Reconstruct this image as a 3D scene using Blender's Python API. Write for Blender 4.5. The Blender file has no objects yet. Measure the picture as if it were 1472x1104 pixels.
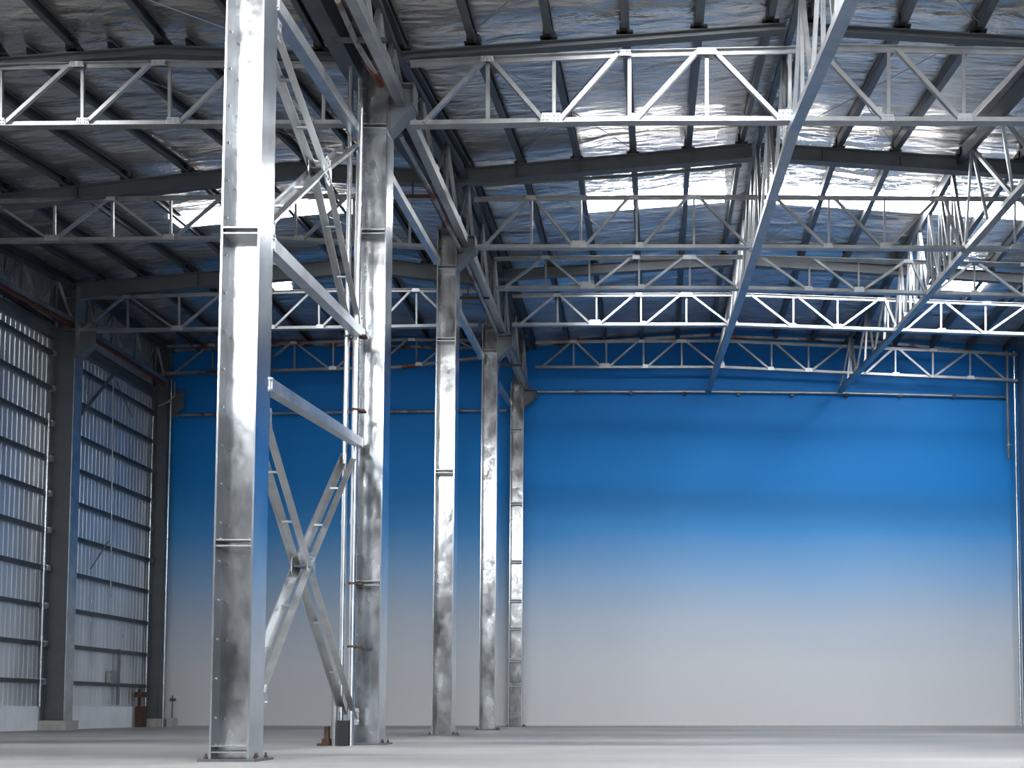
import bpy, math, random
from mathutils import Vector, noise, Matrix
random.seed(7)
S = bpy.context.scene
COL = S.collection

# ------------------------------------------------------------------ camera
F = 1450.0; PX, PY = 945.0, 1020.0; TH = math.radians(3.0); EYE = 0.6
ct, st, tt = math.cos(TH), math.sin(TH), math.tan(TH)
cam = bpy.data.cameras.new('camera'); camo = bpy.data.objects.new('camera', cam); COL.objects.link(camo)
cam.sensor_width = 36; cam.sensor_fit = 'HORIZONTAL'; cam.lens = 36 * F / 1472
cam.shift_x = -(PX - 736) / 1472; cam.shift_y = (PY - 552) / 1472 - tt * F / 1472
cam.clip_end = 300; cam.clip_start = 0.05
camo.location = (0, 0, EYE); camo.rotation_euler = (math.pi / 2 + TH, 0, 0)
S.camera = camo

def factor(b): return 1.0 / (ct - b * st)
def P(x, y, d):
    """point of the hall seen at photo position x, y on the frame line d metres away"""
    a = (x - PX) / F; b = (PY - y) / F - tt; t = d * factor(b)
    return Vector((a * t, d, EYE + t * (st + b * ct)))
def Q(X, z, d):
    e = max(d, 11.9); b = (z - EYE) / e - tt; k = factor(b)
    return Vector((X * k, d, EYE + e * k * (st + b * ct)))

F1, F2, F3, F4, F5 = 11.9, 17.35, 23.4, 29.5, 35.3
YB = 35.85            # back wall face
X0 = -4.95            # middle column row

# ------------------------------------------------------------------ materials
def mat(name, base=(.6, .6, .6), rough=.4, metal=0.0, nscale=None, namp=.1, ramp=.12, stretch=(1, 1, 1), bump=0, bscale=40, rust=0, rustcol=(.22, .09, .04), det=5):
    m = bpy.data.materials.new(name); m.use_nodes = True
    nt = m.node_tree; bs = nt.nodes['Principled BSDF']; L = nt.links.new
    bs.inputs['Base Color'].default_value = (*base, 1); bs.inputs['Roughness'].default_value = rough; bs.inputs['Metallic'].default_value = metal
    tc = nt.nodes.new('ShaderNodeTexCoord'); mp = nt.nodes.new('ShaderNodeMapping'); mp.inputs['Scale'].default_value = stretch
    geo = nt.nodes.new('ShaderNodeNewGeometry'); L(geo.outputs['Position'], mp.inputs['Vector'])
    colsock = None
    if nscale:
        n = nt.nodes.new('ShaderNodeTexNoise'); n.inputs['Scale'].default_value = nscale; n.inputs['Detail'].default_value = det; n.inputs['Roughness'].default_value = .6
        L(mp.outputs['Vector'], n.inputs['Vector'])
        r = nt.nodes.new('ShaderNodeMapRange'); r.inputs['From Min'].default_value = .2; r.inputs['From Max'].default_value = .8
        r.inputs['To Min'].default_value = rough - ramp; r.inputs['To Max'].default_value = rough + ramp
        L(n.outputs['Fac'], r.inputs['Value']); L(r.outputs['Result'], bs.inputs['Roughness'])
        mx = nt.nodes.new('ShaderNodeMix'); mx.data_type = 'RGBA'
        mx.inputs[6].default_value = (*[max(0, c * (1 - namp)) for c in base], 1); mx.inputs[7].default_value = (*[min(1, c * (1 + namp)) for c in base], 1)
        r2 = nt.nodes.new('ShaderNodeMapRange'); r2.inputs['From Min'].default_value = .3; r2.inputs['From Max'].default_value = .7
        L(n.outputs['Fac'], r2.inputs['Value']); L(r2.outputs['Result'], mx.inputs[0]); colsock = mx.outputs[2]
        if rust:
            n2 = nt.nodes.new('ShaderNodeTexNoise'); n2.inputs['Scale'].default_value = 1.7; n2.inputs['Detail'].default_value = 6
            L(geo.outputs['Position'], n2.inputs['Vector'])
            r3 = nt.nodes.new('ShaderNodeMapRange'); r3.inputs['From Min'].default_value = 1 - rust; r3.inputs['From Max'].default_value = 1 - rust + .12
            L(n2.outputs['Fac'], r3.inputs['Value'])
            m2 = nt.nodes.new('ShaderNodeMix'); m2.data_type = 'RGBA'; L(r3.outputs['Result'], m2.inputs[0]); L(colsock, m2.inputs[6]); m2.inputs[7].default_value = (*rustcol, 1)
            colsock = m2.outputs[2]
        L(colsock, bs.inputs['Base Color'])
    if bump:
        nb = nt.nodes.new('ShaderNodeTexNoise'); nb.inputs['Scale'].default_value = bscale; nb.inputs['Detail'].default_value = min(4, det)
        L(mp.outputs['Vector'], nb.inputs['Vector'])
        bp = nt.nodes.new('ShaderNodeBump'); bp.inputs['Strength'].default_value = 1; bp.inputs['Distance'].default_value = bump
        L(nb.outputs['Fac'], bp.inputs['Height']); L(bp.outputs['Normal'], bs.inputs['Normal'])
    return m

M = {}
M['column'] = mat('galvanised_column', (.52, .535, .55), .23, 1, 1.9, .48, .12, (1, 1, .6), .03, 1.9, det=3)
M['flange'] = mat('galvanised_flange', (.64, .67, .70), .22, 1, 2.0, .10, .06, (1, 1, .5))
M['flange_shaded'] = mat('shaded_flange', (.10, .107, .115), .5, .8, 2.0, .15, .06, (1, 1, .5))  # galvanised steel darkened: shade of the inner flange put into its colour
M['galv'] = mat('galvanised_truss', (.36, .37, .38), .42, .9, 2.5, .2, .08)
M['brace'] = mat('galvanised_brace', (.54, .555, .57), .36, .95, 3, .18, .08)
M['dark'] = mat('grey_painted_steel', (.115, .125, .135), .5, .3, 2, .15, .08)
M['purlin'] = mat('dull_purlin_steel', (.13, .14, .15), .42, .8, 2, .25, .1)
M['cleat'] = mat('black_cleat', (.03, .03, .033), .5, .5)
M['bolt'] = mat('zinc_bolt', (.5, .51, .52), .35, 1)
M['pipe'] = mat('steel_pipe', (.6, .62, .64), .24, 1, 3, .12, .06)
M['rustpipe'] = mat('rusting_pipe', (.30, .31, .32), .45, .6, 3, .2, .1, rust=.48, rustcol=(.20, .06, .03))
M['rust'] = mat('rusted_steel', (.07, .034, .02), .8, .1, 9, .5, .1)
M['redpipe'] = mat('red_pipe', (.13, .03, .022), .5, .2, 4, .35, .1)
M['concrete'] = mat('concrete_pad', (.36, .35, .33), .85, 0, 6, .15, .05)
M['plinth'] = mat('white_plinth', (.74, .76, .80), .75, 0, 3, .08, .05, (1, 1, .4))
M['sheet'] = mat('corrugated_sheet', (.76, .77, .79), .32, .75, 1.3, .16, .10, (1, 1.2, .16))
M['sidewall'] = mat('side_wall_paint', (.08, .16, .26), .6, 0)
M['box'] = mat('grey_box', (.16, .16, .165), .6, .2)

def floor_mat():
    m = mat('polished_concrete', (.27, .264, .257), .52, 0, .7, .55, .12, (.10, .34, 1), .002, 6)
    return m
M['floor'] = floor_mat()

def wall_mat():
    m = bpy.data.materials.new('ombre_wall_paint'); m.use_nodes = True
    nt = m.node_tree; L = nt.links.new; bs = nt.nodes['Principled BSDF']; bs.inputs['Roughness'].default_value = .6
    bs.inputs['Specular IOR Level'].default_value = .25
    g = nt.nodes.new('ShaderNodeNewGeometry'); sx = nt.nodes.new('ShaderNodeSeparateXYZ'); L(g.outputs['Position'], sx.inputs[0])
    n = nt.nodes.new('ShaderNodeTexNoise'); n.inputs['Scale'].default_value = .12; n.inputs['Detail'].default_value = 2
    L(g.outputs['Position'], n.inputs['Vector'])
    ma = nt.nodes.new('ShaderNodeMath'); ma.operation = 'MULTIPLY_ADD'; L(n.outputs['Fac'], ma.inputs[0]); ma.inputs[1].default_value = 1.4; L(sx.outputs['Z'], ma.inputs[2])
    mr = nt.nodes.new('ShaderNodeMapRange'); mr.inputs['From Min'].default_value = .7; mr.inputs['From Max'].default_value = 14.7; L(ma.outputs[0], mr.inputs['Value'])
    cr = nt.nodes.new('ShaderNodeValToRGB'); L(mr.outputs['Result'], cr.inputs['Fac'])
    E = cr.color_ramp.elements
    stops = WALL_STOPS
    E[0].position = stops[0][0]; E[0].color = (*stops[0][1], 1); E[1].position = stops[-1][0]; E[1].color = (*stops[-1][1], 1)
    for p, c in stops[1:-1]:
        e = E.new(p); e.color = (*c, 1)
    L(cr.outputs['Color'], bs.inputs['Base Color'])
    return m
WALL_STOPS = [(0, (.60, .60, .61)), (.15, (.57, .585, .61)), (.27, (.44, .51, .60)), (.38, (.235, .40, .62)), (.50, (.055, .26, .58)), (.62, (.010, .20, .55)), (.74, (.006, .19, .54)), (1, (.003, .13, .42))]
M['wall'] = wall_mat()

def foil_mat():
    m = bpy.data.materials.new('foil_insulation'); m.use_nodes = True
    nt = m.node_tree; L = nt.links.new; bs = nt.nodes['Principled BSDF']
    bs.inputs['Metallic'].default_value = .88; bs.inputs['Roughness'].default_value = .27
    g = nt.nodes.new('ShaderNodeNewGeometry')
    def nz(scale, sc, det=4):
        mp = nt.nodes.new('ShaderNodeMapping'); mp.inputs['Scale'].default_value = sc; L(g.outputs['Position'], mp.inputs['Vector'])
        n = nt.nodes.new('ShaderNodeTexNoise'); n.inputs['Scale'].default_value = scale; n.inputs['Detail'].default_value = det; n.inputs['Distortion'].default_value = .6
        L(mp.outputs['Vector'], n.inputs['Vector']); return n.outputs['Fac']
    a = nz(1.0, (.42, 1.3, .5)); b = nz(2.2, (.6, 1.8, .6), 4)
    ad = nt.nodes.new('ShaderNodeMath'); ad.operation = 'MULTIPLY_ADD'; L(b, ad.inputs[0]); ad.inputs[1].default_value = .42; L(a, ad.inputs[2])
    bp = nt.nodes.new('ShaderNodeBump'); bp.inputs['Strength'].default_value = 1; bp.inputs['Distance'].default_value = .13
    L(ad.outputs[0], bp.inputs['Height']); L(bp.outputs['Normal'], bs.inputs['Normal'])
    cr = nt.nodes.new('ShaderNodeValToRGB'); c = nz(.5, (1, 1.6, 1)); L(c, cr.inputs['Fac'])
    cr.color_ramp.elements[0].position = .3; cr.color_ramp.elements[0].color = (.64, .60, .56, 1)
    cr.color_ramp.elements[1].position = .7; cr.color_ramp.elements[1].color = (.90, .85, .80, 1)
    L(cr.outputs['Color'], bs.inputs['Base Color'])
    return m
M['foil'] = foil_mat()

def emit(name, col, s):
    m = bpy.data.materials.new(name); m.use_nodes = True; nt = m.node_tree
    bs = nt.nodes['Principled BSDF']; bs.inputs['Base Color'].default_value = (.8, .8, .8, 1)
    bs.inputs['Emission Color'].default_value = (*col, 1); bs.inputs['Emission Strength'].default_value = s
    return m
SKY_E = 60.0
M['skylight'] = emit('daylit_roof_panel', (.95, .98, 1.0), SKY_E)
M['skylight_dim'] = emit('dimmed_roof_panel', (.95, .98, 1.0), SKY_E * .22)  # same panel with its glow turned down, to keep the aisle dark

# ------------------------------------------------------------------ mesh helpers
class MB:
    def __init__(s): s.v = []; s.f = []
    def quadstrip(s, rings, cap=True):
        b = len(s.v); n = len(rings[0])
        for r in rings: s.v += [Vector(p) for p in r]
        for i in range(len(rings) - 1):
            for j in range(n):
                k = (j + 1) % n
                s.f.append((b + i * n + j, b + i * n + k, b + (i + 1) * n + k, b + (i + 1) * n + j))
        if cap:
            s.f.append(tuple(b + j for j in range(n - 1, -1, -1))); e = b + (len(rings) - 1) * n
            s.f.append(tuple(e + j for j in range(n)))
        return s
    def bar(s, p, q, prof, up=(0, 0, 1), flip=1):
        p = Vector(p); q = Vector(q); d = (q - p).normalized(); U = Vector(up)
        if abs(d.dot(U.normalized())) > .97: U = Vector((0, 1, 0)) if abs(d.y) < .9 else Vector((1, 0, 0))
        a = d.cross(U).normalized() * flip; u = a.cross(d).normalized() * flip
        if u.dot(U) < 0: u = -u
        return s.quadstrip([[c + a * x + u * z for x, z in prof] for c in (p, q)])
    def path(s, pts, prof, up=(0, 0, 1)):
        pts = [Vector(p) for p in pts]; rings = []
        for i, c in enumerate(pts):
            d = (pts[min(i + 1, len(pts) - 1)] - pts[max(i - 1, 0)]).normalized()
            U = Vector(up)
            if abs(d.dot(U)) > .97: U = Vector((0, 1, 0))
            a = d.cross(U).normalized(); u = a.cross(d).normalized()
            rings.append([c + a * x + u * z for x, z in prof])
        return s.quadstrip(rings)
    def box(s, lo, hi):
        x0, y0, z0 = lo; x1, y1, z1 = hi
        return s.quadstrip([[(x0, y0, z0), (x1, y0, z0), (x1, y1, z0), (x0, y1, z0)], [(x0, y0, z1), (x1, y0, z1), (x1, y1, z1), (x0, y1, z1)]])
    def plate(s, pts, axis, t):
        a = Vector(axis) * t / 2
        return s.quadstrip([[Vector(p) - a for p in pts], [Vector(p) + a for p in pts]])
    def build(s, name, m, parent=None, smooth=False, at=None):
        off = origin(parent) if parent else (Vector(at) if at is not None else Vector((0, 0, 0)))
        me = bpy.data.meshes.new(name); me.from_pydata([tuple(v - off) for v in s.v], [], s.f)
        me.materials.append(M[m] if isinstance(m, str) else m)
        import bmesh
        bm = bmesh.new(); bm.from_mesh(me); bmesh.ops.recalc_face_normals(bm, faces=bm.faces); bm.to_mesh(me); bm.free()
        if smooth:
            for p in me.polygons: p.use_smooth = True
            try: me.set_sharp_from_angle(angle=math.radians(35))
            except Exception: pass
        o = bpy.data.objects.new(name, me); COL.objects.link(o)
        if parent: o.parent = parent
        elif at is not None: o.location = at
        return o
def origin(o):
    v = Vector((0, 0, 0))
    while o is not None: v += o.location; o = o.parent
    return v
def tag(o, label, cat, group=None):
    o['label'] = label; o['category'] = cat
    if group: o['group'] = group
    return o
def thing(name, label, cat, loc, group=None):
    o = bpy.data.objects.new(name, None); COL.objects.link(o); o.location = loc; o.empty_display_size = .2
    return tag(o, label, cat, group)
def struct(name, mb, m, **k):
    o = mb.build(name, m, **k); o['kind'] = 'structure'; return o

def rect(w, h): return [(-w / 2, -h / 2), (w / 2, -h / 2), (w / 2, h / 2), (-w / 2, h / 2)]
def circ(r, n=10): return [(r * math.cos(2 * math.pi * i / n), r * math.sin(2 * math.pi * i / n)) for i in range(n)]
def ang(w, t=.01): return [(-w / 2, -w / 2), (w / 2, -w / 2), (w / 2, -w / 2 + t), (-w / 2 + t, -w / 2 + t), (-w / 2 + t, w / 2), (-w / 2, w / 2)]
def tee(w, h, t=.014): return [(-w / 2, 0), (w / 2, 0), (w / 2, t), (t, t), (t, h), (-t, h), (-t, t), (-w / 2, t)]
def teeinv(w, h, t=.014): return [(x, -z) for x, z in tee(w, h, t)][::-1]
def ibeam(w, h, tf=.018, tw=.012):
    return [(-w / 2, -h / 2), (w / 2, -h / 2), (w / 2, -h / 2 + tf), (tw / 2, -h / 2 + tf), (tw / 2, h / 2 - tf), (w / 2, h / 2 - tf), (w / 2, h / 2), (-w / 2, h / 2), (-w / 2, h / 2 - tf), (-tw / 2, h / 2 - tf), (-tw / 2, -h / 2 + tf), (-w / 2, -h / 2 + tf)]
def chan(w, h, t=.012):   # lipped C, open to +a
    l = .03
    return [(-w / 2, -h / 2), (w / 2, -h / 2), (w / 2, -h / 2 + l), (w / 2 - t, -h / 2 + l), (w / 2 - t, -h / 2 + t), (-w / 2 + t, -h / 2 + t), (-w / 2 + t, h / 2 - t), (w / 2 - t, h / 2 - t), (w / 2 - t, h / 2 - l), (w / 2, h / 2 - l), (w / 2, h / 2), (-w / 2, h / 2)]
def bolts(mb, pts, axis, r=.014, l=.02):
    a = Vector(axis)
    for p in pts: mb.bar(Vector(p), Vector(p) + a * l, circ(r, 6), up=(0, 0, 1) if abs(a.z) < .5 else (0, 1, 0))

ORD = ['first', 'second', 'third', 'fourth', 'fifth', 'sixth', 'seventh', 'eighth', 'ninth', 'tenth', 'eleventh', 'twelfth', 'thirteenth', 'fourteenth']
AISLE = {'a': 'corrugated-wall aisle', 'm': 'wide main bay'}

# ------------------------------------------------------------------ roof surface (frame by frame)
RX = [-17.75, -8.5, -4.95, 2.3, 12.9]
RZ = {F1: [10.7, 11.65, 11.5, 12.05, 11.3], F2: [11.3, 12.0, 11.85, 12.40, 11.75], F3: [12.25, 13.28, 13.08, 13.72, 13.0],
      F4: [12.98, 13.82, 13.42, 13.88, 13.2], F5: [13.2, 13.62, 13.3, 13.85, 13.2], YB + .2: [13.2, 13.62, 13.3, 13.85, 13.2]}
RZ[-8.0] = RZ[F1]
RK = sorted(RZ)
def roofz(X, d):
    d = min(max(d, RK[0]), RK[-1])
    for i in range(len(RK) - 1):
        if d <= RK[i + 1]: break
    t = (d - RK[i]) / (RK[i + 1] - RK[i])
    zs = [a + (b - a) * t for a, b in zip(RZ[RK[i]], RZ[RK[i + 1]])]
    X = min(max(X, RX[0]), RX[-1])
    for j in range(len(RX) - 1):
        if X <= RX[j + 1]: break
    s = (X - RX[j]) / (RX[j + 1] - RX[j])
    return zs[j] + (zs[j + 1] - zs[j]) * s
def R(X, d, dz=0): return Q(X, roofz(X, d) + dz, d)

PUR = .20   # purlin depth; the foil sits on top of the purlins
def ceiling():
    mb = MB(); xs = []; X = -17.9
    while X < 13.01: xs.append(X); X += .22
    ys = []; Y = -8.0
    while Y < YB + .3: ys.append(Y); Y += .25 if Y > 11 else .6
    for Y in ys:
        for X in xs:
            p = R(X, Y, PUR)
            n = noise.noise(Vector((X * .55, Y * 2.2, 3.1))) * .012 + noise.noise(Vector((X * 1.6, Y * 4.5, 9.7))) * .003
            p.z += .03 + n; mb.v.append(p)
    n = len(xs)
    for i in range(len(ys) - 1):
        for j in range(n - 1):
            mb.f.append((i * n + j, i * n + j + 1, (i + 1) * n + j + 1, (i + 1) * n + j))
    o = struct('ceiling', mb, 'foil', smooth=True)
    sd = o.modifiers.new('thickness', 'SOLIDIFY'); sd.thickness = .06; sd.offset = -1 if False else 1
    # keep the foil face where it is: grow upward
    return o
ceiling()

# translucent roof panels -------------------------------------------------
def skylight(n, X0_, X1_, Y0_, Y1_, breaks=()):
    mb = MB(); steps = max(2, int((X1_ - X0_) / .6)); lo = []; 
    rings = []
    for i in range(steps + 1):
        X = X0_ + (X1_ - X0_) * i / steps
        rings.append([R(X, Y0_, PUR - .03), R(X, Y1_, PUR - .03), R(X, Y1_, PUR + .0), R(X, Y0_, PUR + .0)])
    mb.quadstrip(rings)
    return struct('window_%d' % n, mb, 'skylight' if X0_ > -5 or Y1_ < 6 else 'skylight_dim')
skylight(1, -1.85, 1.75, 25.85, 26.5)
skylight(2, 2.75, 12.4, 25.85, 26.55)
skylight(3, -12.6, -7.6, 26.0, 26.65)
skylight(4, -1.4, 1.75, 14.75, 15.5)
skylight(5, -13.5, -10.2, 14.8, 15.5)
skylight(6, 8.4, 10.0, 30.6, 31.3)
skylight(7, -11.9, -11.4, 30.8, 31.5)
skylight(8, -4.0, 12.0, 5.0, 6.0)
skylight(9, -10.5, -6.5, 4.2, 5.0)  # this and the next two: unseen panels added to brighten the column webs
skylight(11, -12.5, -8.0, -1.0, -.2)
skylight(12, -14.0, -9.5, -6.0, -5.2)
skylight(10, -4.0, 12.0, -4.0, -3.0)

# ------------------------------------------------------------------ floor & walls
mb = MB(); mb.box((-18.3, -30, -.2), (13.4, YB + .3, 0)); struct('floor', mb, 'floor')
mb = MB(); rings = []
prof = [(-18.2, 0)] + [(x, None) for x in RX] + [(13.3, 0)]
top = []
for x in [-18.2, -17.75, -8.5, -4.95, 2.3, 12.9, 13.3]:
    p = R(x, YB, PUR + .1); top.append((p.x, p.z))
front = [(13.3, 0), (-18.2, 0)] + top
mb.plate([(x, YB + .1, z) for x, z in front], (0, 1, 0), .2); struct('wall_back', mb, 'wall')

GX0, GZ = 6.0, 8.0     # open gate behind the camera
WLX = -17.95   # face of the corrugated wall
def corrugated():
    mb = MB(); Y = -8.0; pts = []
    pitch = .21
    while Y < YB:
        for dy, dx in ((0, 0), (.08, 0), (.10, .013), (.19, .013)):
            pts.append((Y + dy, dx))
        Y += pitch
    pts = [p for p in pts if p[0] <= YB] + [(YB, 0)]
    b = 0; n = len(pts)
    for z in (.68, 14.4):
        for y, dx in pts: mb.v.append(Vector((WLX - dx, y, z)))
    for z in (.68, 14.4):
        for y, dx in pts: mb.v.append(Vector((WLX - dx - .01, y, z)))
    for i in range(n - 1):
        mb.f.append((i, i + 1, n + i + 1, n + i)); mb.f.append((2 * n + i, 3 * n + i, 3 * n + i + 1, 2 * n + i + 1))
        mb.f.append((i, 2 * n + i, 2 * n + i + 1, i + 1)); mb.f.append((n + i, n + i + 1, 3 * n + i + 1, 3 * n + i))
    o = struct('wall_left', mb, 'sheet'); return o
corrugated()
mb = MB(); mb.box((WLX - .3, -8, 0), (WLX + .06, 29.2, .70)); mb.box((WLX - .3, 29.8, 0), (WLX + .06, 34.4, .70)); mb.box((WLX - .3, 29.2, 0), (WLX - .02, 29.8, .70))
struct('baseboard_left', mb, 'plinth')
mb = MB(); mb.box((WLX - .02, 34.4, 0), (WLX + .05, YB - .01, .72)); struct('trim_1', mb, 'concrete')
mb = MB(); mb.box((13.0, -8, 0), (13.2, YB, 14.4)); struct('wall_right', mb, 'sidewall')
mb = MB(); mb.box((-18.2, -8.3, 0), (GX0, -8.0, 12.4)); mb.box((GX0, -8.3, GZ), (13.2, -8.0, 12.4)); struct('wall_front', mb, 'box')
# thin concrete edge where the floor meets the back wall
mb = MB(); mb.box((WLX, YB - .025, 0), (12.99, YB - .001, .035)); struct('baseboard_back', mb, 'concrete')

# ------------------------------------------------------------------ columns
def column(y, ztop, label, corbel=None, w=.46, bf=.42, splices=(), upper=None, boltrow=True, xc=X0, pad=.34):
    t = thing('steel_column', label, 'column', (xc, y, 0), 'middle row of steel columns')
    h = w / 2; tf = .022; b0 = .03
    mb = MB(); mb.box((xc - h + tf, y - .008, b0), (xc + h - tf, y + .008, ztop)); mb.build('web', 'column', t)
    mb = MB(); mb.box((xc - h, y - bf / 2, b0), (xc - h + tf, y + bf / 2, ztop)); fl = mb.build('flange', 'flange_shaded', t); fl.data.materials.append(M['flange'])
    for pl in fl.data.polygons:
        if pl.normal.y < -.9: pl.material_index = 1  # front edge in lighter steel, standing in for its bright highlight
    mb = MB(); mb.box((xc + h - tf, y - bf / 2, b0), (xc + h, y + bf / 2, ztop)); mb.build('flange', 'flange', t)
    if boltrow:
        z = .5
        while z < ztop - .3:
            mb = MB(); bolts(mb, [(xc - h + tf, y - bf / 2 + .09, z)], (1, 0, 0), .013, .018); z += .46; mb.build('bolt', 'bolt', fl)
    mb = MB(); mb.box((xc - h - .1, y - bf / 2 - .08, .0), (xc + h + .1, y + bf / 2 + .08, b0)); bp = mb.build('base_plate', 'dark', t)
    for sx in (-1, 1):
        for sy in (-1, 1):
            mb = MB(); px, py = xc + sx * (h + .055), y + sy * (bf / 2 - .05)
            mb.bar((px, py, b0), (px, py, b0 + .06), circ(.012, 8)); mb.bar((px, py, b0), (px, py, b0 + .025), circ(.024, 6)); mb.build('anchor_bolt', 'rust', bp)
    for z in splices:
        mb = MB()
        for dz in (-.035, .035):
            mb.box((xc - h + tf, y - bf / 2 + .01, z + dz - .008), (xc + h - tf, y - .008, z + dz + .008))
        bolts(mb, [(xc - h + .06 + i * .085, y - .16, z + .043) for i in (0, 4)], (0, 0, 1), .014, .02)
        mb.build('splice_stiffener', 'brace', t)
    mb = MB(); mb.box((xc - h - .01, y - bf / 2 - .01, ztop), (xc + h + .01, y + bf / 2 + .01, ztop + .025)); mb.build('cap_plate', 'dark', t)
    if upper:
        mb = MB(); mb.bar((xc, y, ztop + .025), (xc, y, upper), ibeam(.26, .3), up=(1, 0, 0)); mb.build('upper_post', 'dark', t)  # dim light under the roof is put into this darker steel
    if corbel:
        zc, dz, out = corbel
        mb = MB(); x1 = xc + h
        mb.plate([(x1, y, zc - dz), (x1 + out, y, zc - dz * .45), (x1 + out, y, zc), (x1, y, zc)], (0, 1, 0), .02)
        mb.box((x1, y - .15, zc - .0), (x1 + out, y + .15, zc + .02))
        mb.bar((x1, y, zc - dz), (x1 + out, y, zc - dz * .45), rect(.30, .018), up=(0, 0, 1)); mb.box((x1 + out, y - .15, zc - dz * .45), (x1 + out + .018, y + .15, zc + .02))
        mb.build('corbel', 'dark', t)
    return t
zz = lambda y, d: P(600, y, d).z
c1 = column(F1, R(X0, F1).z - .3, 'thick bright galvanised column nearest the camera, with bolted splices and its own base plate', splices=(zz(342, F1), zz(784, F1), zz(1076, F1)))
c2 = column(F2, zz(100, F2), 'galvanised column second in the middle row, with two upright pipes strapped beside it', corbel=(zz(128, F2), .85, .42), splices=(zz(340, F2), zz(190, F2), zz(840, F2)), upper=R(X0, F2, -.1).z)
c3 = column(F3, zz(335, F3), 'slim galvanised column third in the middle row, with a short bracket near its top', corbel=(zz(343, F3), .75, .40), splices=(zz(389, F3), zz(492, F3), zz(680, F3)), upper=R(X0, F3, -.1).z)
c4 = column(F4, zz(470, F4), 'slim galvanised column fourth in the middle row, just before the last one at the wall', corbel=(zz(484, F4), .7, .40), splices=(zz(508, F4),), upper=R(X0, F4, -.1).z, boltrow=False)
c5 = column(F5, zz(552, F5), 'patchy galvanised column standing against the blue wall at the end of the middle row', corbel=(zz(562, F5), .6, .42), splices=tuple(zz(v, F5) for v in (620, 725, 808, 864, 904, 950, 985)), upper=R(X0, F5, -.1).z, boltrow=False)

# columns of the corrugated wall
def wall_column(y, xc, ztop, label, w, bf, mats=('dark', 'brace')):
    t = thing('wall_post', label, 'column', (xc, y, 0), None)
    h = w / 2
    mb = MB(); mb.box((xc - h, y - .008, .28), (xc + h - .02, y + .008, ztop)); mb.build('web', mats[0], t)
    mb = MB(); mb.box((xc + h - .02, y - bf / 2, .28), (xc + h, y + bf / 2, ztop)); mb.build('flange', mats[1], t)
    mb = MB(); mb.box((xc - h - .02, y - bf / 2, .28), (xc - h, y + bf / 2, ztop)); mb.build('flange', mats[0], t)
    mb = MB(); mb.box((xc - h - .06, y - bf / 2 - .12, 0), (xc + h + .12, y + bf / 2 + .12, .28)); mb.build('concrete_footing', 'concrete', t)
    return t
wc = wall_column(F4, WLX + .42, P(90, 415, F4).z, 'dark wall column with a pale edge on a concrete footing, dividing the corrugated wall', .66, .42)
mb = MB(); xc = WLX + .75; zt = P(100, 470, F4).z
mb.plate([(xc, F4, zt - .55 - .45), (xc + .48, F4, zt - .5), (xc + .48, F4, zt + .1), (xc, F4, zt + .1)], (0, 1, 0), .02)
mb.bar((xc, F4, zt - 1.0), (xc + .48, F4, zt - .5), rect(.3, .018)); mb.box((xc, F4 - .16, zt + .08), (xc + .5, F4 + .16, zt + .1)); mb.build('corbel', 'dark', wc)
wc5 = wall_column(YB - .35, WLX + .32, P(225, 480, F5).z, 'dark column in the corner between corrugated wall and blue wall', .44, .36, ('dark', 'dark'))
mb = MB(); xc = WLX + .54; zt = P(240, 562, F5).z; mb.plate([(xc, YB - .35, zt - 1.0), (xc + .5, YB - .35, zt - .55), (xc + .5, YB - .35, zt), (xc, YB - .35, zt)], (0, 1, 0), .02); mb.box((xc, YB - .5, zt), (xc + .52, YB - .2, zt + .02)); mb.build('corbel', 'dark', wc5)
wall_column(F3, WLX + .42, Q(-17.5, 12.0, F3).z, 'dark wall column of the corrugated wall nearer the camera', .66, .42)

# girts ------------------------------------------------------------------
gy = [980, 926, 872, 818, 764, 712, 662, 612, 562, 512, 470]
for bi, (ya, yb) in enumerate(((F3 + .22, F4 - .22), (F4 + .22, YB - .56))):
    for k, py in enumerate(gy):
        z = P(90, py, F4).z
        if k == 10 and bi == 1: continue
        x = WLX + .075
        mb = MB(); mb.bar((x, ya, z), (x, yb, z), chan(.13, .12), flip=-1)
        where = 'nearer the camera' if bi == 0 else 'next to the corner'
        o = tag(mb.build('wall_rail', 'purlin', at=(x, (ya + yb) / 2, z)), '%s rail above the white plinth on the corrugated wall panel %s' % (ORD[k], where), 'rail', 'rails of the corrugated wall')
        if bi == 0 or k < 9:
            mb = MB(); mb.box((x - .05, yb - .02, z - .09), (x + .10, yb + .10, z + .09)); bolts(mb, [(x + .1, yb + .04, z - .04), (x + .1, yb + .04, z + .04)], (1, 0, 0), .02, .02); mb.build('bracket', 'bolt' if bi == 0 else 'dark', o)
# slanting and upright braces of the far panel of the corrugated wall
def wp(px, py, off=.16):
    a = (px - PX) / F; X = WLX + off
    d = X / a
    for _ in range(6): d = X / (a * factor((PY - py) / F - tt))
    p = P(px, py, d); return p
def brace_rod(p, q, r, label, name='wall_brace', m='dark', cat='brace', group=None):
    mb = MB(); mb.bar(p, q, circ(r, 8)); return tag(mb.build(name, m, smooth=True, at=(Vector(p) + Vector(q)) / 2), label, cat, group)
brace_rod(wp(107, 607), wp(166, 535), .05, 'slanting dark brace high on the corrugated wall between wall column and corner')
brace_rod(wp(163, 545), wp(159, 860), .022, 'thin upright tie rod on the corrugated wall beneath the slanting brace', 'tie_rod', 'galv', 'rod')
brace_rod(wp(130, 818), wp(156, 778), .022, 'short slanting tie low on the corrugated wall beside the upright tie rod', 'tie_rod', 'galv', 'rod')
brace_rod(wp(167, 548), wp(190, 600), .016, 'thin wire tie running down from the slanting wall brace to the corner', 'tie_rod', 'dark', 'rod')

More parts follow.
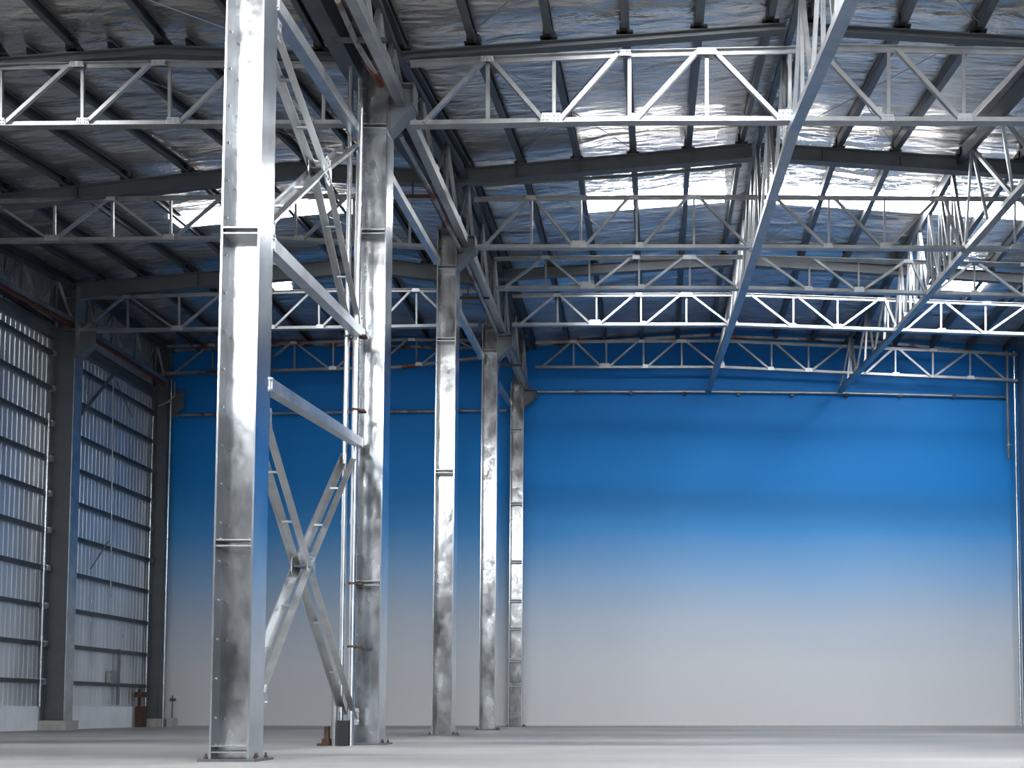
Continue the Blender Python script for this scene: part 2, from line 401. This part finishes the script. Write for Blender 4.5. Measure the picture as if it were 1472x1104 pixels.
# upright pipes ----------------------------------------------------------------
def upright_pipe(x, y, z0, z1, r, label, m='pipe', couplings=(), straps=(), name='upright_pipe', wallx=None):
    t = thing(name, label, 'pipe', (x, y, z0))
    mb = MB(); mb.bar((x, y, z0), (x, y, z1), circ(r, 16)); mb.build('tube', m, t, smooth=True)
    for z in couplings:
        mb = MB(); mb.bar((x, y, z - .04), (x, y, z + .04), circ(r * 1.18, 16)); mb.build('coupling', m, t, smooth=True)
    for z, mm in straps:
        mb = MB(); mb.bar((x, y, z - .018), (x, y, z + .018), circ(r * 1.25, 12)); mb.box((x - r * .4, y, z - .018), (x + r * 2.4, y + r * 2.2, z + .018)); mb.build('strap', mm, t)
    return t
yp = 17.0
def zp(v): return P(500, v, yp).z
upright_pipe(-5.13, yp - .10, .0, zp(120), .062, 'thick shiny upright pipe closest against the second column', couplings=(zp(752), zp(495), zp(300)), straps=((zp(840), 'rust'), (zp(930), 'rust'), (zp(485), 'rust'), (zp(592), 'rust')))
upright_pipe(-5.31, yp - .06, .0, zp(100), .045, 'thinner upright pipe outermost of the two at the second column', couplings=(zp(752), zp(495)), straps=((zp(486), 'dark'),))
mb = MB(); xx, yy = -5.36, 16.78; mb.bar((xx, yy, 0), (xx, yy, .95), circ(.05, 14)); mb.bar((xx, yy, .9), (xx, yy, 1.02), circ(.07, 14))
tag(mb.build('pipe_stub', 'galv', smooth=True, at=(xx, yy, 0)), 'short capped standpipe at the foot of the second column', 'pipe')
mb = MB(); mb.box((-5.55, 16.72, 0), (-5.43, 16.86, .12)); mb.box((-5.52, 16.75, .12), (-5.45, 16.84, .32)); mb.box((-5.62, 16.7, 0), (-5.42, 16.9, .04))
tag(mb.build('rusty_bracket', 'rust', at=(-5.5, 16.8, 0)), 'small rusty bracket on the floor beside the capped standpipe', 'bracket')
# black block put in for the shaded gap at the foot
mb = MB(); mb.box((-5.26, 16.62, 0), (-5.12, 16.78, .42)); tag(mb.build('gap_shade_block', 'cleat', at=(-5.2, 16.7, 0)), 'dark block filling in the shaded gap between standpipe and second column', 'block')
# corner pipes
upright_pipe(WLX + .66, YB - .52, .0, P(230, 545, F5).z, .035, 'thin pipe running up the corner column beside the blue wall', couplings=tuple(zz(v, F5) for v in (672, 800, 905)), straps=((zz(775, F5), 'dark'),))
upright_pipe(WLX + .12, YB - .68, .7, P(218, 600, F5).z, .03, 'thin pipe running up the corrugated wall just before the corner column', couplings=(zz(700, F5), zz(850, F5)))
upright_pipe(WLX + .16, F4 - .42, .7, P(70, 600, F4).z, .035, 'thin bright pipe running up the corrugated wall before the dividing wall column', couplings=tuple(zz(v, F4) for v in (752, 810, 868, 920)))
upright_pipe(12.42, YB - .6, P(1464, 660, F5).z, R(12.4, YB, -.1).z, .055, 'short dark upright pipe in the far corner of the main bay, off the blue wall', m='dark', couplings=(zz(560, F5),), straps=((zz(640, F5), 'galv'),))
upright_pipe(12.68, YB - .6, 0, R(12.6, YB, -.1).z, .05, 'long upright pipe closest to the side wall in the far corner of the main bay', couplings=(zz(560, F5), zz(620, F5)))

# conduit, junction box, rusty post low in the corner
upright_pipe(WLX + .1, 33.4, .75, 2.6, .05, 'short pale conduit low on the corrugated wall near the corner', m='box', name='conduit')
mb = MB(); mb.box((WLX + .02, 32.8, 1.45), (WLX + .16, 33.2, 1.85)); mb.box((WLX + .16, 32.85, 1.5), (WLX + .18, 33.15, 1.8)); tag(mb.build('junction_box', 'rustpipe', at=(WLX + .1, 33, 1.45)), 'small rusty junction box low on the corrugated wall beside the conduit', 'box')
mb = MB(); mb.box((WLX + .1, 34.55, 0), (WLX + .36, 34.8, .72)); mb.box((WLX + .13, 34.6, .72), (WLX + .2, 34.7, 1.3)); mb.box((WLX + .08, 34.5, 1.02), (WLX + .34, 34.8, 1.2))
tag(mb.build('rusty_stand', 'rust', at=(WLX + .2, 34.7, 0)), 'rust-orange steel stand on the floor in front of the corner column', 'stand')
mb = MB(); mb.box((WLX + .78, YB - .5, 0), (WLX + 1.02, YB - .2, .3)); o = tag(mb.build('pipe_footing', 'concrete', at=(WLX + .9, YB - .3, 0)), 'small concrete block with a valve beside the corner column', 'block')
mb = MB(); mb.bar((WLX + .9, YB - .35, .3), (WLX + .9, YB - .35, 1.1), circ(.03, 8)); mb.bar((WLX + .82, YB - .35, .95), (WLX + 1.0, YB - .35, .95), circ(.06, 8)); mb.build('valve', 'dark', o)
mb = MB(); p0, p1 = P(235, 1045, YB - .01), P(250, 1006, YB - .01); mb.box((p0.x, YB - .02, .04), (p1.x, YB - .001, p1.z)); tag(mb.build('access_panel', M['wall'], at=(p0.x, YB - .01, 0)), 'faint flush access panel low on the back wall near the corner column', 'panel')

# rails on the back wall ---------------------------------------------------------
def wall_rail(pts, r, label, m, joints):
    t = thing('wall_pipe', label, 'pipe', pts[0]); mb = MB(); mb.path(pts, circ(r, 12)); mb.build('tube', m, t, smooth=True)
    a, b = pts[0], pts[-1]
    for k in range(1, joints + 1):
        c = a.lerp(b, k / (joints + 1)); mb = MB(); mb.bar(c - Vector((.06, 0, 0)), c + Vector((.06, 0, 0)), circ(r * 1.45, 10)); mb.bar(c, Vector((c.x, YB + .0, c.z)), circ(r * .6, 6)); mb.build('clamp', 'rust' if k % 3 == 0 else 'dark', t)
wall_rail([P(752, 563, YB - .12), P(1020, 563, YB - .12), P(1205, 565, YB - .12), P(1448, 571, YB - .12)], .05, 'long pale pipe along the bright blue wall of the main bay beneath the trusses', 'galv', 8)
wall_rail([P(240, 597, YB - .12), P(480, 593, YB - .12), P(728, 590, YB - .12)], .05, 'long brownish pipe along the shaded blue wall of the corrugated-wall aisle', 'rustpipe', 6)
def flat_bar(pts, label, m, w=.09, h=.09):
    mb = MB(); mb.path(pts, rect(w, h)); return tag(mb.build('eave_angle', m, at=pts[0]), label, 'beam')
flat_bar([P(752, 497, YB - .1), P(900, 489, YB - .1), P(1038, 481, YB - .1)], 'rust-brown roof edge beam on the blue wall of the main bay, rising to the ridge', 'rustpipe')
flat_bar([P(1040, 484, YB - .1), P(1250, 491, YB - .1), P(1460, 512, YB - .1)], 'rust-brown roof edge beam on the blue wall of the main bay, falling from the ridge', 'rustpipe')
flat_bar([P(240, 505, YB - .1), P(430, 495, YB - .1), P(728, 502, YB - .1)], 'brown edge beam along the blue wall under the roof of the corrugated-wall aisle', 'rustpipe')

# ------------------------------------------------------------------ lattice trusses across the bays
def truss(d, chordb, chordt, diags, verts, label, m='galv', cw=.145, mw=.062, bolt=True, plates=()):
    """chordb / chordt: lists of (nominal X, z); diags: (Xa,'b'|'t',Xb); verts: X"""
    def interp(L_, X):
        if X <= L_[0][0]: i = 0
        else:
            i = len(L_) - 2
            for k in range(len(L_) - 1):
                if X <= L_[k + 1][0]: i = k; break
        (xa, za), (xb, zb) = L_[i], L_[i + 1]; return za + (zb - za) * (X - xa) / (xb - xa)
    B = lambda X, dz=0: Q(X, interp(chordb, X) + dz, d)
    T = lambda X, dz=0: Q(X, interp(chordt, X) + dz, d)
    c = B((chordb[0][0] + chordb[-1][0]) / 2)
    t = thing('roof_truss', label, 'truss', c, 'lattice trusses across the hall')
    mb = MB(); mb.path([Q(x, z, d) for x, z in chordb], tee(cw, cw * .75)); mb.build('bottom_chord', m, t)
    mb = MB(); mb.path([Q(x, z, d) for x, z in chordt], teeinv(cw * .9, cw * .6)); mb.build('top_chord', m, t)
    off = Vector((0, -.03, 0))
    for xa, s, xb in diags:
        p, q = (B(xa, .05), T(xb, -.05)) if s == 'b' else (T(xa, -.05), B(xb, .05))
        mb = MB(); mb.bar(p + off, q + off, ang(mw), up=(0, 1, 0)); mb.build('diagonal', m, t)
    for x in verts:
        mb = MB(); mb.bar(B(x, .03) - off, T(x, -.03) - off, ang(mw * .85), up=(0, 1, 0)); mb.build('vertical', m, t)
    for x, s, w, h in plates:
        c = B(x) if s == 'b' else T(x)
        z0, z1 = (.0, h) if s == 'b' else (-h, .0)
        mb = MB(); y = c.y - .075
        mb.plate([(c.x - w, y, c.z + z0), (c.x + w, y, c.z + z0), (c.x + w * .8, y, c.z + z1), (c.x - w * .8, y, c.z + z1)], (0, 1, 0), .014)
        if bolt:
            bolts(mb, [(c.x + w * f, y - .007, c.z + (z0 + z1) / 2 + g * h) for f in (-.65, -.3, .3, .65) for g in (-.22, .22)], (0, -1, 0), .016, .02)
        mb.build('gusset_plate', 'brace', t)
    return t

def nz(y, d): return EYE + (PY - y) * d / F
DM = [(-4.0, 'b', -2.98), (-2.85, 't', -1.95), (-1.68, 'b', -.68), (-.35, 'b', .68), (.98, 't', 2.1), (2.75, 't', 3.9), (4.1, 't', 5.2), (5.35, 'b', 6.45), (6.65, 't', 7.0), (7.25, 'b', 8.2), (8.4, 't', 9.5), (9.65, 'b', 10.8), (11.0, 't', 12.1)]
VM = [-2.92, -1.78, -.48, .85, 2.28, 3.98, 5.27, 6.75, 8.3, 9.6, 10.9, 12.2]
PM = [(-1.82, 'b', .2, .17), (-.42, 'b', .1, .13), (2.2, 'b', .16, .2), (-2.92, 't', .13, .1), (-.55, 't', .11, .11), (.84, 't', .2, .12), (3.95, 'b', .12, .12), (5.27, 'b', .14, .14), (3.9 - .95, 't', .0, .0), (6.55, 't', .14, .1), (8.3, 'b', .14, .12), (9.6, 't', .14, .1), (10.9, 'b', .14, .12)]
PM = [p for p in PM if p[2] > 0]
def main_truss(d, yb, yb_end, yt, yt_end, label, x0=-4.25, **k):
    zb, zt = nz(yb, d), nz(yt, d)
    cb = [(x0, zb), (2.3, zb), (12.55, nz(yb_end, d))]; ctp = [(x0, zt - .05), (-2.9, zt - .02), (.8, zt), (2.4, zt), (12.55, nz(yt_end, d))]
    return truss(d, cb, ctp, DM, VM, label, plates=PM, **k)
zA = nz(177, F2)
truss(F2 + .0, [(-4.25, nz(183, F2)), (-.5, nz(177, F2)), (2.3, nz(177, F2)), (6.3, nz(178, F2)), (12.55, nz(186, F2))],
      [(-4.25, nz(90, F2)), (-2.9, nz(84, F2)), (-.5, nz(75, F2)), (2.2, nz(70, F2)), (3.0, nz(66, F2)), (6.3, nz(72, F2)), (12.55, nz(92, F2))], DM, VM, 'bright lattice truss across the main bay nearest the camera, level with the second column', plates=PM, cw=.16, mw=.075)
main_truss(F3, 358, 362, 282, 287, 'lattice truss across the main bay at the third column, before the bright roof strip')
main_truss((F3 + F4) / 2 - .05, 417, 432, 368, 384, 'lattice truss across the main bay halfway between the third and fourth columns', bolt=False, cw=.15)
main_truss(F4, 469, 486, 422, 440, 'lattice truss across the wide main bay at the fourth column', bolt=False)
main_truss(F5 - .15, 530, 549, 489, 508, 'lattice truss across the main bay standing just off the bright blue wall', bolt=False, cw=.14, mw=.07)

# aisle
DA = []; VA = []; PA = []
x = -16.9; k = 0
nodes = []
bx = [-17.0, -14.4, -11.28, -9.85, -8.2, -5.35]
DA = [(-16.8, 'b', -15.6), (-15.4, 't', -14.1), (-13.95, 'b', -12.75), (-12.6, 't', -11.42), (-11.2, 'b', -10.1), (-9.8, 'b', -8.72), (-8.2, 'b', -7.2), (-6.95, 't', -5.9)]
VA = [-15.5, -14.0, -12.65, -11.3, -9.9, -8.4, -7.05, -5.75]
PA = [(-11.3, 'b', .14, .13), (-9.85, 'b', .12, .12), (-14.02, 'b', .18, .14), (-9.95, 't', .14, .1), (-8.55, 't', .14, .1), (-12.65, 't', .12, .1), (-15.5, 't', .12, .1), (-8.3, 'b', .13, .12), (-7.05, 't', .12, .1)]
def aisle_truss(d, yb, yt_l, yt_r, label, **k):
    truss(d, [(-17.3, nz(yb[0], d)), (-9, nz(yb[1], d)), (-5.25, nz(yb[2], d))], [(-17.3, nz(yt_l, d)), (-8.8, nz(yt_r, d)), (-5.25, nz(yt_r + 2, d))], DA, VA, label, plates=PA, **k)
aisle_truss(F2, (188, 182, 181), 104, 90, 'dark lattice truss across the corrugated-wall aisle nearest the camera, behind the thick first column')
aisle_truss(F3, (350, 345, 358), 290, 280, 'lattice truss across the corrugated-wall aisle at the third column, under a solid dark rafter')
aisle_truss(F4, (478, 473, 470), 428, 415, 'lattice truss across the corrugated-wall aisle springing from the dividing wall column', bolt=False)
aisle_truss(F5 - .15, (539, 530, 512), 497, 487, 'rusty lattice truss across the aisle in front of the shaded blue wall', m='rustpipe', bolt=False, cw=.14)

# ------------------------------------------------------------------ solid rafters
def rafter(pts, h, w, label, name='rafter', m='dark', stiff=()):
    t = thing(name, label, 'beam', pts[0], 'solid roof rafters')
    mb = MB(); mb.path(pts, ibeam(w, h, .02, .012)); mb.build('beam', m, t)
    for f in stiff:
        k = min(int(f * (len(pts) - 1)), len(pts) - 2); c = pts[k].lerp(pts[k + 1], f * (len(pts) - 1) - k)
        mb = MB(); mb.box((c.x - .008, c.y - w / 2 + .01, c.z - h / 2 + .03), (c.x + .008, c.y - .01, c.z + h / 2 - .03)); mb.build('stiffener', m, t)
def rl(xs, d, h): return [R(x, d, -h / 2) for x in xs]
rafter(rl([-4.75, -1, 2.2], F3 + .0, .36), .36, .2, 'deep solid rafter of the main bay rising from the third column to the ridge', stiff=(.2, .4, .62, .8))
rafter(rl([2.4, 6, 12.6], F3 + .0, .36), .36, .2, 'deep solid rafter of the main bay falling away from the ridge, behind the second truss', stiff=(.2, .45, .7))
rafter(rl([-17.4, -13, -8.5, -5.15], F3, .36), .36, .2, 'deep solid rafter over the corrugated-wall aisle, meeting the third column', stiff=(.3, .6))
rafter(rl([-17.2, -13, -8.5, -5.15], F4, .46), .46, .2, 'deep dark rafter over the corrugated-wall aisle, springing from the dividing wall column', stiff=(.3, .6))
run_ = MB(); ra = [P(695, 266, F3 - .05), P(900, 253, F3 - .05), P(1066, 238, F3 - .05)]; run_.path(ra, rect(.05, .06)); tag(run_.build('hanger_bar', 'dark', at=ra[1]), 'thin dark bar hung just under the rafter rising from the third column to the ridge', 'bar')
rafter(rl([-4.75, -1, 2.2], F4, .30), .30, .18, 'dark rafter of the main bay rising from the fourth column to the ridge')
rafter(rl([2.4, 6, 12.6], F4, .30), .30, .18, 'dark rafter of the main bay falling from the ridge, level with the fourth column')
rafter(rl([-4.75, -1, 2.2], F2 + .02, .13), .13, .16, 'slim dark rafter above the nearest main-bay truss, rising to the ridge')
rafter(rl([2.4, 6, 12.6], F2 + .02, .13), .13, .16, 'slim dark rafter above the nearest main-bay truss, falling from the ridge')
rafter(rl([-17.4, -13, -8.5, -5.15], F2 + .02, .16), .16, .16, 'slim dark rafter above the nearest truss of the corrugated-wall aisle')

# ------------------------------------------------------------------ purlins
AX = [-6.75, -8.1, -9.45, -10.85, -12.25, -13.65, -15.0, -16.2, -17.1]
AXF = {F2: [-5.75, -7.0, -8.46, -9.97, -11.25, -12.6, -14.0, -15.4, -16.8]}
MX = [-4.35, -3.15, -1.85, -.55, .72, 1.95, 2.65, 4.2, 5.5, 7.05, 8.4, 9.7, 11.0, 12.3]
spans = [(F1 - 6, F1, 'before the first column'), (F1, F2, 'bay before the second column'), (F2, F3, 'bay before the third column'), (F3, F4, 'bay before the fourth column'), (F4, YB - .05, 'bay before the blue wall')]
def purlin(Xa, ya, Xb, yb, label, group, h=PUR, w=.10):
    a = R(Xa, ya, h / 2); b = R(Xb, yb, h / 2)
    mb = MB(); mb.bar(a, b, chan(w, h, .012)); o = tag(mb.build('roof_purlin', 'purlin', at=(a + b) / 2), label, 'purlin', group)
    if yb < YB - .2:
        mb = MB(); c = R(Xb, yb, 0); y = yb
        mb.box((c.x - .10, y - .16, c.z + .0), (c.x + .03, y + .10, c.z + .17)); mb.box((c.x - .16, y - .07, c.z), (c.x + .14, y + .06, c.z + .035))
        bolts(mb, [(c.x + .03, y - .1, c.z + .06), (c.x + .03, y - .1, c.z + .13), (c.x + .03, y + .05, c.z + .1)], (1, 0, 0), .022, .03)
        mb.build('cleat', 'cleat', o)
for si, (ya, yb, w) in enumerate(spans):
    if si == 0: continue
    g = .06
    for i, X in enumerate(AX):
        Xa = Xb = X
        if si == 1: Xa = Xb = AXF[F2][i]
        purlin(Xa, ya + g, Xb, yb - g, '%s purlin from the middle row over the corrugated-wall aisle, %s' % (ORD[i], w), 'purlins of the aisle roof')
    for i, X in enumerate(MX):
        purlin(X, ya + g, X, yb - g, '%s purlin from the middle row over the main bay, %s' % (ORD[i], w), 'purlins of the main bay roof', w=.14 if i not in (5, 6) else .1)

# ------------------------------------------------------------------ longitudinal trusses
def long_truss(name, label, bpts, tpts, panels, m='galv', cw=.2, ch=.13, mw=.075, boxed=False, cat='truss', group='trusses running the length of the hall', m_top='purlin'):
    t = thing(name, label, cat, bpts[0], group)
    mb = MB(); mb.path(bpts, rect(cw, ch)); mb.build('bottom_chord', m, t)
    mb = MB(); mb.path(tpts, rect(.12, .12)); mb.build('top_chord', m_top, t)
    def along(pts, f):
        n = len(pts) - 1; k = min(int(f * n), n - 1); return pts[k].lerp(pts[k + 1], f * n - k)
    for i in range(panels):
        f0, f1, f2 = i / panels, (i + .5) / panels, (i + 1) / panels
        for p, q in ((along(bpts, f0), along(tpts, f1)), (along(tpts, f1), along(bpts, f2))):
            mb = MB(); mb.bar(p, q, ang(mw, .012), up=(1, 0, 0)); mb.build('diagonal', m, t)
        mb = MB(); mb.bar(along(bpts, f1), along(tpts, f1), ang(mw * .85, .012), up=(1, 0, 0)); mb.build('vertical', m, t)
        c = along(bpts, f0)
        mb = MB(); mb.plate([(c.x, c.y - .17, c.z + .02), (c.x, c.y + .17, c.z + .02), (c.x, c.y + .1, c.z + .22), (c.x, c.y - .1, c.z + .22)], (1, 0, 0), .1); mb.build('gusset_plate', 'brace', t)
    return t
# ridge line and line beyond it
F25 = (F3 + F4) / 2
br = [P(1141, 186, F2) + (P(1222, 0, 12.6) - P(1141, 186, F2)) * 1.6, P(1222, 0, 12.6), P(1141, 186, F2), P(1085, 364, F3), P(1066, 424, F25), P(1048, 477, F4), P(1018, 562, YB - .16)]
tr = [R(2.5, 9.8, -.02), R(2.42, 12.6, -.02)] + [R(2.32, d, -.05) for d in (F2, F3, F25, F4, YB - .1)]
long_truss('ridge_truss', 'long lattice truss beneath the ridge of the main bay, ending at the blue wall', br, tr, 15, cw=.2, ch=.12)
bl = [P(1640, 75, F2 + .3), P(1388, 362, F3), P(1334, 424, F25), P(1286, 479, F4), P(1207, 563, YB - .16)]
tl = [R(7.0, F2 + .3, -.1)] + [R(7.0, d, -.1) for d in (F3, F25, F4)] + [R(6.6, YB - .1, -.1)]
long_truss('lengthwise_truss', 'long lattice truss running lengthwise through the main bay on the far side of the ridge', bl, tl, 12, cw=.18, ch=.12)
bm_ = [P(566, 122, F2 - .5) + (P(509, 0, 14.3) - P(566, 122, F2 - .5)) * 2.3, P(509, 0, 14.3), P(566, 122, F2 - .5), P(670, 350, F3), P(722, 475, F4), P(758, 557, F5)]
bm_ = [Vector((p.x, p.y, p.z)) for p in bm_]
tm = [Vector((p.x - .02, p.y, R(X0, p.y, -.12).z)) for p in bm_]
long_truss('middle_row_truss', 'long lattice truss carried on the brackets of the middle row of columns', bm_, tm, 14, cw=.17, ch=.2, mw=.07)
# along the corrugated wall
bw = [P(-265, 265, F3 - 3), P(-125, 335, F3), P(104, 462, F4), P(238, 548, F5)]
tw = [Vector((p.x + .02, p.y, R(-17.0, p.y, -.1).z)) for p in bw]
long_truss('eave_truss', 'lattice truss running along the top of the corrugated wall', bw, tw, 12, cw=.16, ch=.14, mw=.065)

# strips beneath the eave truss
def run(name, pts, prof, m, label, cat, smooth=False):
    mb = MB(); mb.path(pts, prof); return tag(mb.build(name, m, smooth=smooth, at=pts[len(pts) // 2]), label, cat)
run('eave_gutter', [p + Vector((-.42, 0, -.42)) for p in bw], ibeam(.26, .34), 'dark', 'dark beam along the corrugated wall beneath its lattice truss', 'beam')
run('sprinkler_pipe', [bw[1] + Vector((.02, 0, -.16)), bw[2] + Vector((.02, 0, -.155)), bw[3] + Vector((.03, -.2, -.16))], circ(.055, 10), 'redpipe', 'rust-red pipe slung under the truss along the corrugated wall', 'pipe', True)
cp = [P(251, 548, F5), P(251, 569, F5), P(243, 577, F5), P(228, 584, F5)]
run('drain_pipe', cp, circ(.03, 8), 'galv', 'bent drain pipe under the corner of the aisle roof against the blue wall', 'pipe', True)
run('valley_gutter', [R(X0 - .35, d, -.1) for d in (F1 - 4, F1, F2, F3, F4, YB - .1)], [(-.15, -.2), (.15, -.2), (.18, .2), (.16, .2), (.13, -.17), (-.13, -.17), (-.16, .2), (-.18, .2)], 'purlin', 'dark valley gutter under the roof along the middle row of columns', 'gutter')
run('valley_beam', [R(X0 + .22, d, -.02) for d in (F1 - 4, F1, F2, F3, F4, YB - .1)], ibeam(.2, .3), 'dark', 'dark valley beam between the gutter and the main bay roof', 'beam')
0 and run('ridge_flashing', [R(2.3, d, .165) for d in (F1 - 4, F1, F2, F3, F4, YB - .1)], rect(.5, .03), 'purlin', 'narrow ridge flashing above the paired ridge purlins', 'flashing')
# pipes beside the middle row truss
pp = [P(485, 0, 14.3), P(512, 61, 15.8), P(545, 116, F2 - .4)]
o = run('sprinkler_pipe', pp, circ(.045, 10), 'rustpipe', 'brown pipe beside the middle-row truss ending at the second column in a red joint', 'pipe', True)
mb = MB(); mb.bar(pp[2] + Vector((-.05, -.5, -.02)), pp[2] + Vector((.0, .1, 0)), circ(.065, 10)); mb.build('red_joint', 'redpipe', o, smooth=True)
pp = [P(577, 190, 18.2), P(620, 272, 21), P(661, 352, F3 - .3), P(694, 428, 26.6), P(717, 480, F4), P(753, 556, F5)]
run('sprinkler_pipe', [p + Vector((-.02, 0, -.05)) for p in pp], circ(.045, 10), 'rustpipe', 'brown pipe beside the middle-row truss running on from the second column to the blue wall', 'pipe', True)
cnt = 0
for px, py, d, w in ((500, 58, 15.7, 'before the second column'), (590, 282, 21.8, 'beyond the second column'), (670, 428, 26.6, 'beyond the third column'), (722, 525, 32.2, 'beyond the fourth column')):
    c = P(px, py, d); mb = MB(); mb.box((c.x - .25, d - .03, c.z - .03), (c.x + .62, d + .03, c.z + .03)); mb.bar((c.x + .05, d, c.z), (c.x + .05, d, c.z + .3), circ(.02, 6))
    tag(mb.build('pipe_hanger', 'rust' if cnt else 'purlin', at=c), 'cross bar holding pipes beside the middle-row truss, %s' % w, 'bracket', 'pipe cross bars'); cnt += 1

# ------------------------------------------------------------------ struts and X braces of the middle row
def strut(p, q, s, label, group='struts of the middle row'):
    t = thing('strut', label, 'strut', (p + q) / 2, group)
    mb = MB(); mb.bar(p, q, [(-s / 2, -s / 2), (s / 2, -s / 2), (s / 2, s / 2), (-s / 2, s / 2)]); mb.build('tube', 'brace', t)
    for c, sg in ((p, 1), (q, -1)):
        mb = MB(); d = (q - p).normalized() * sg
        mb.box((c.x - s * .54, c.y - .02, c.z - s * .54), (c.x + s * .54, c.y + .02, c.z + s * .54))
        ep = mb.build('end_plate', 'brace', t)
        for a in (-1, 1):
            for b in (-1, 1):
                mb = MB(); bolts(mb, [(c.x + s * .40 * a, c.y - .02 * sg, c.z + s * .40 * b)], (0, -1, 0), .02, .035); mb.build('bolt', 'bolt', ep)
ya, yb = F1 + .24, F2 - .24
strut(P(392, 6, ya), P(514, 192, yb), .17, 'high steel strut joining the tops of the first and second columns')
strut(P(386, 352, ya), P(517, 480, yb), .165, 'steel strut joining the first and second columns between the two crossed braces')
strut(P(383, 553, ya), P(515, 636, yb), .155, 'steel strut joining the first and second columns just above the lower crossed brace')
strut(P(549, 238, F2 + .24), P(628, 375, F3 - .24), .15, 'steel strut joining the second and third columns high up')
strut(P(649, 430, F3 + .24), P(692, 512, F4 - .24), .15, 'steel strut joining the third and fourth columns high up')
strut(P(708, 540, F4 + .24), P(733, 580, F5 - .24), .14, 'short-looking steel strut joining the fourth column to the last one at the wall')

def laced_arm(t, p, q, sep, w, n, m='brace'):
    for k, dx in enumerate((0, -sep)):
        a = p + Vector((dx, 0, 0)); b = q + Vector((dx, 0, 0))
        mb = MB(); mb.bar(a, b, ang(w, .012), up=(1, 0, 0), flip=1 if k else -1); mb.build('angle_bar', m, t)
    for i in range(1, n + 1):
        c = p.lerp(q, i / (n + 1)); mb = MB(); mb.box((c.x - sep, c.y - .02, c.z - .012), (c.x, c.y + .02, c.z + .012)); mb.build('batten', m, t)
def xbrace(label, a0, a1, b0, b1, cross, sep, w):
    t = thing('cross_brace', label, 'brace', cross)
    for p, q in ((a0, cross), (cross, a1)): laced_arm(t, p, q, sep, w, 2)
    for p, q in ((b0, cross), (cross, b1)): laced_arm(t, p, q, sep, w, 2)
    for dx in (.012, -sep - .012):
        mb = MB(); c = cross + Vector((dx, 0, 0)); s = .17
        mb.plate([(c.x, c.y + s * math.cos(k), c.z + s * 1.25 * math.sin(k)) for k in [i * math.pi / 4 + math.pi / 8 for i in range(8)]], (1, 0, 0), .014)
        gp = mb.build('gusset_plate', 'brace', t)
        for a in (-.09, 0, .09):
            for b in (-.12, .12):
                mb = MB(); bolts(mb, [(c.x, c.y + a, c.z + b)], (1 if dx > 0 else -1, 0, 0), .016, .028); mb.build('bolt', 'bolt', gp)
    mb = MB(); mb.box((cross.x - sep, cross.y - .1, cross.z - .012), (cross.x, cross.y + .1, cross.z + .012)); mb.build('cross_plate', 'dark', t)
    for e, sg in ((a0, 1), (a1, -1), (b0, 1), (b1, -1)):
        mb = MB(); mb.box((e.x - sep - .03, e.y - .09, e.z - .15), (e.x + .03, e.y + .06, e.z + .15)) if False else mb.plate([(e.x + .012, e.y - .12, e.z - .14), (e.x + .012, e.y + .12, e.z - .14), (e.x + .012, e.y + .12, e.z + .14), (e.x + .012, e.y - .12, e.z + .14)], (1, 0, 0), .014)
        eg = mb.build('end_gusset', 'brace', t)
        for a in (-.07, .07):
            for b in (-.08, .08):
                mb = MB(); bolts(mb, [(e.x + .018, e.y + a, e.z + b)], (1, 0, 0), .016, .025); mb.build('bolt', 'bolt', eg)
yc = 14.2
def mid(x, y): return P(x, y, yc)
xbrace('lower crossed brace of paired angle bars between the first and second columns', P(383, 600, F1 + .3), P(511, 1030, F2 - .3), P(512, 655, F2 - .3), P(377, 1000, F1 + .3), mid(446, 815), .20, .10)
xbrace('upper crossed brace of paired angle bars between the first and second columns', P(397, 40, F1 + .3), P(516, 462, F2 - .3), P(516, 210, F2 - .3), P(388, 326, F1 + .3), mid(470, 246), .20, .095)

# ------------------------------------------------------------------ thin roof tie rods
rods = [((487, 0), (360 / 2.944, 64), 'a'), ((263, 92), (322, 118), 'a'), ((265, 20), (340, 60), 'a')]
def roof_rod(Xa, ya, Xb, yb, label):
    dz = .02 if Xa < Xb else .10; a = R(Xa, ya, dz); b = R(Xb, yb, dz); mb = MB(); mb.bar(a, b, circ(.009, 6)); tag(mb.build('tie_rod', 'galv', smooth=True, at=(a + b) / 2), label, 'rod', 'thin roof tie rods')
for w, (y0, y1) in (('before the second column', (F1 + 2.5, F2 - .3)), ('before the third column', (F2 + .3, F3 - .3)), ('before the fourth column', (F3 + .3, F4 - .3))):
    roof_rod(-9.9, y0, -6.8, y1, 'aisle roof tie rod %s, slanting to the middle row' % w)
    roof_rod(-6.8, y0, -9.9, y1, 'aisle roof tie rod %s, slanting to the corrugated wall' % w)
    roof_rod(-3.1, y0, -.55, y1, 'main bay roof tie rod %s, slanting to the ridge' % w)
    roof_rod(-.55, y0, -3.1, y1, 'main bay roof tie rod %s, slanting to the middle row' % w)
    roof_rod(2.8, y0, 5.45, y1, 'tie rod beyond the ridge %s, slanting outward' % w)
    roof_rod(5.45, y0, 2.8, y1, 'tie rod beyond the ridge %s, slanting inward' % w)

# ------------------------------------------------------------------ light
W = bpy.data.worlds.new('world'); S.world = W; W.use_nodes = True
bg = W.node_tree.nodes['Background']; bg.inputs['Color'].default_value = (.93, .965, 1, 1); bg.inputs['Strength'].default_value = 7.0

S.view_settings.view_transform = 'Standard'; S.view_settings.look = 'None'; S.view_settings.gamma = 1; S.view_settings.use_curve_mapping = False
S.view_settings.exposure = 0.0
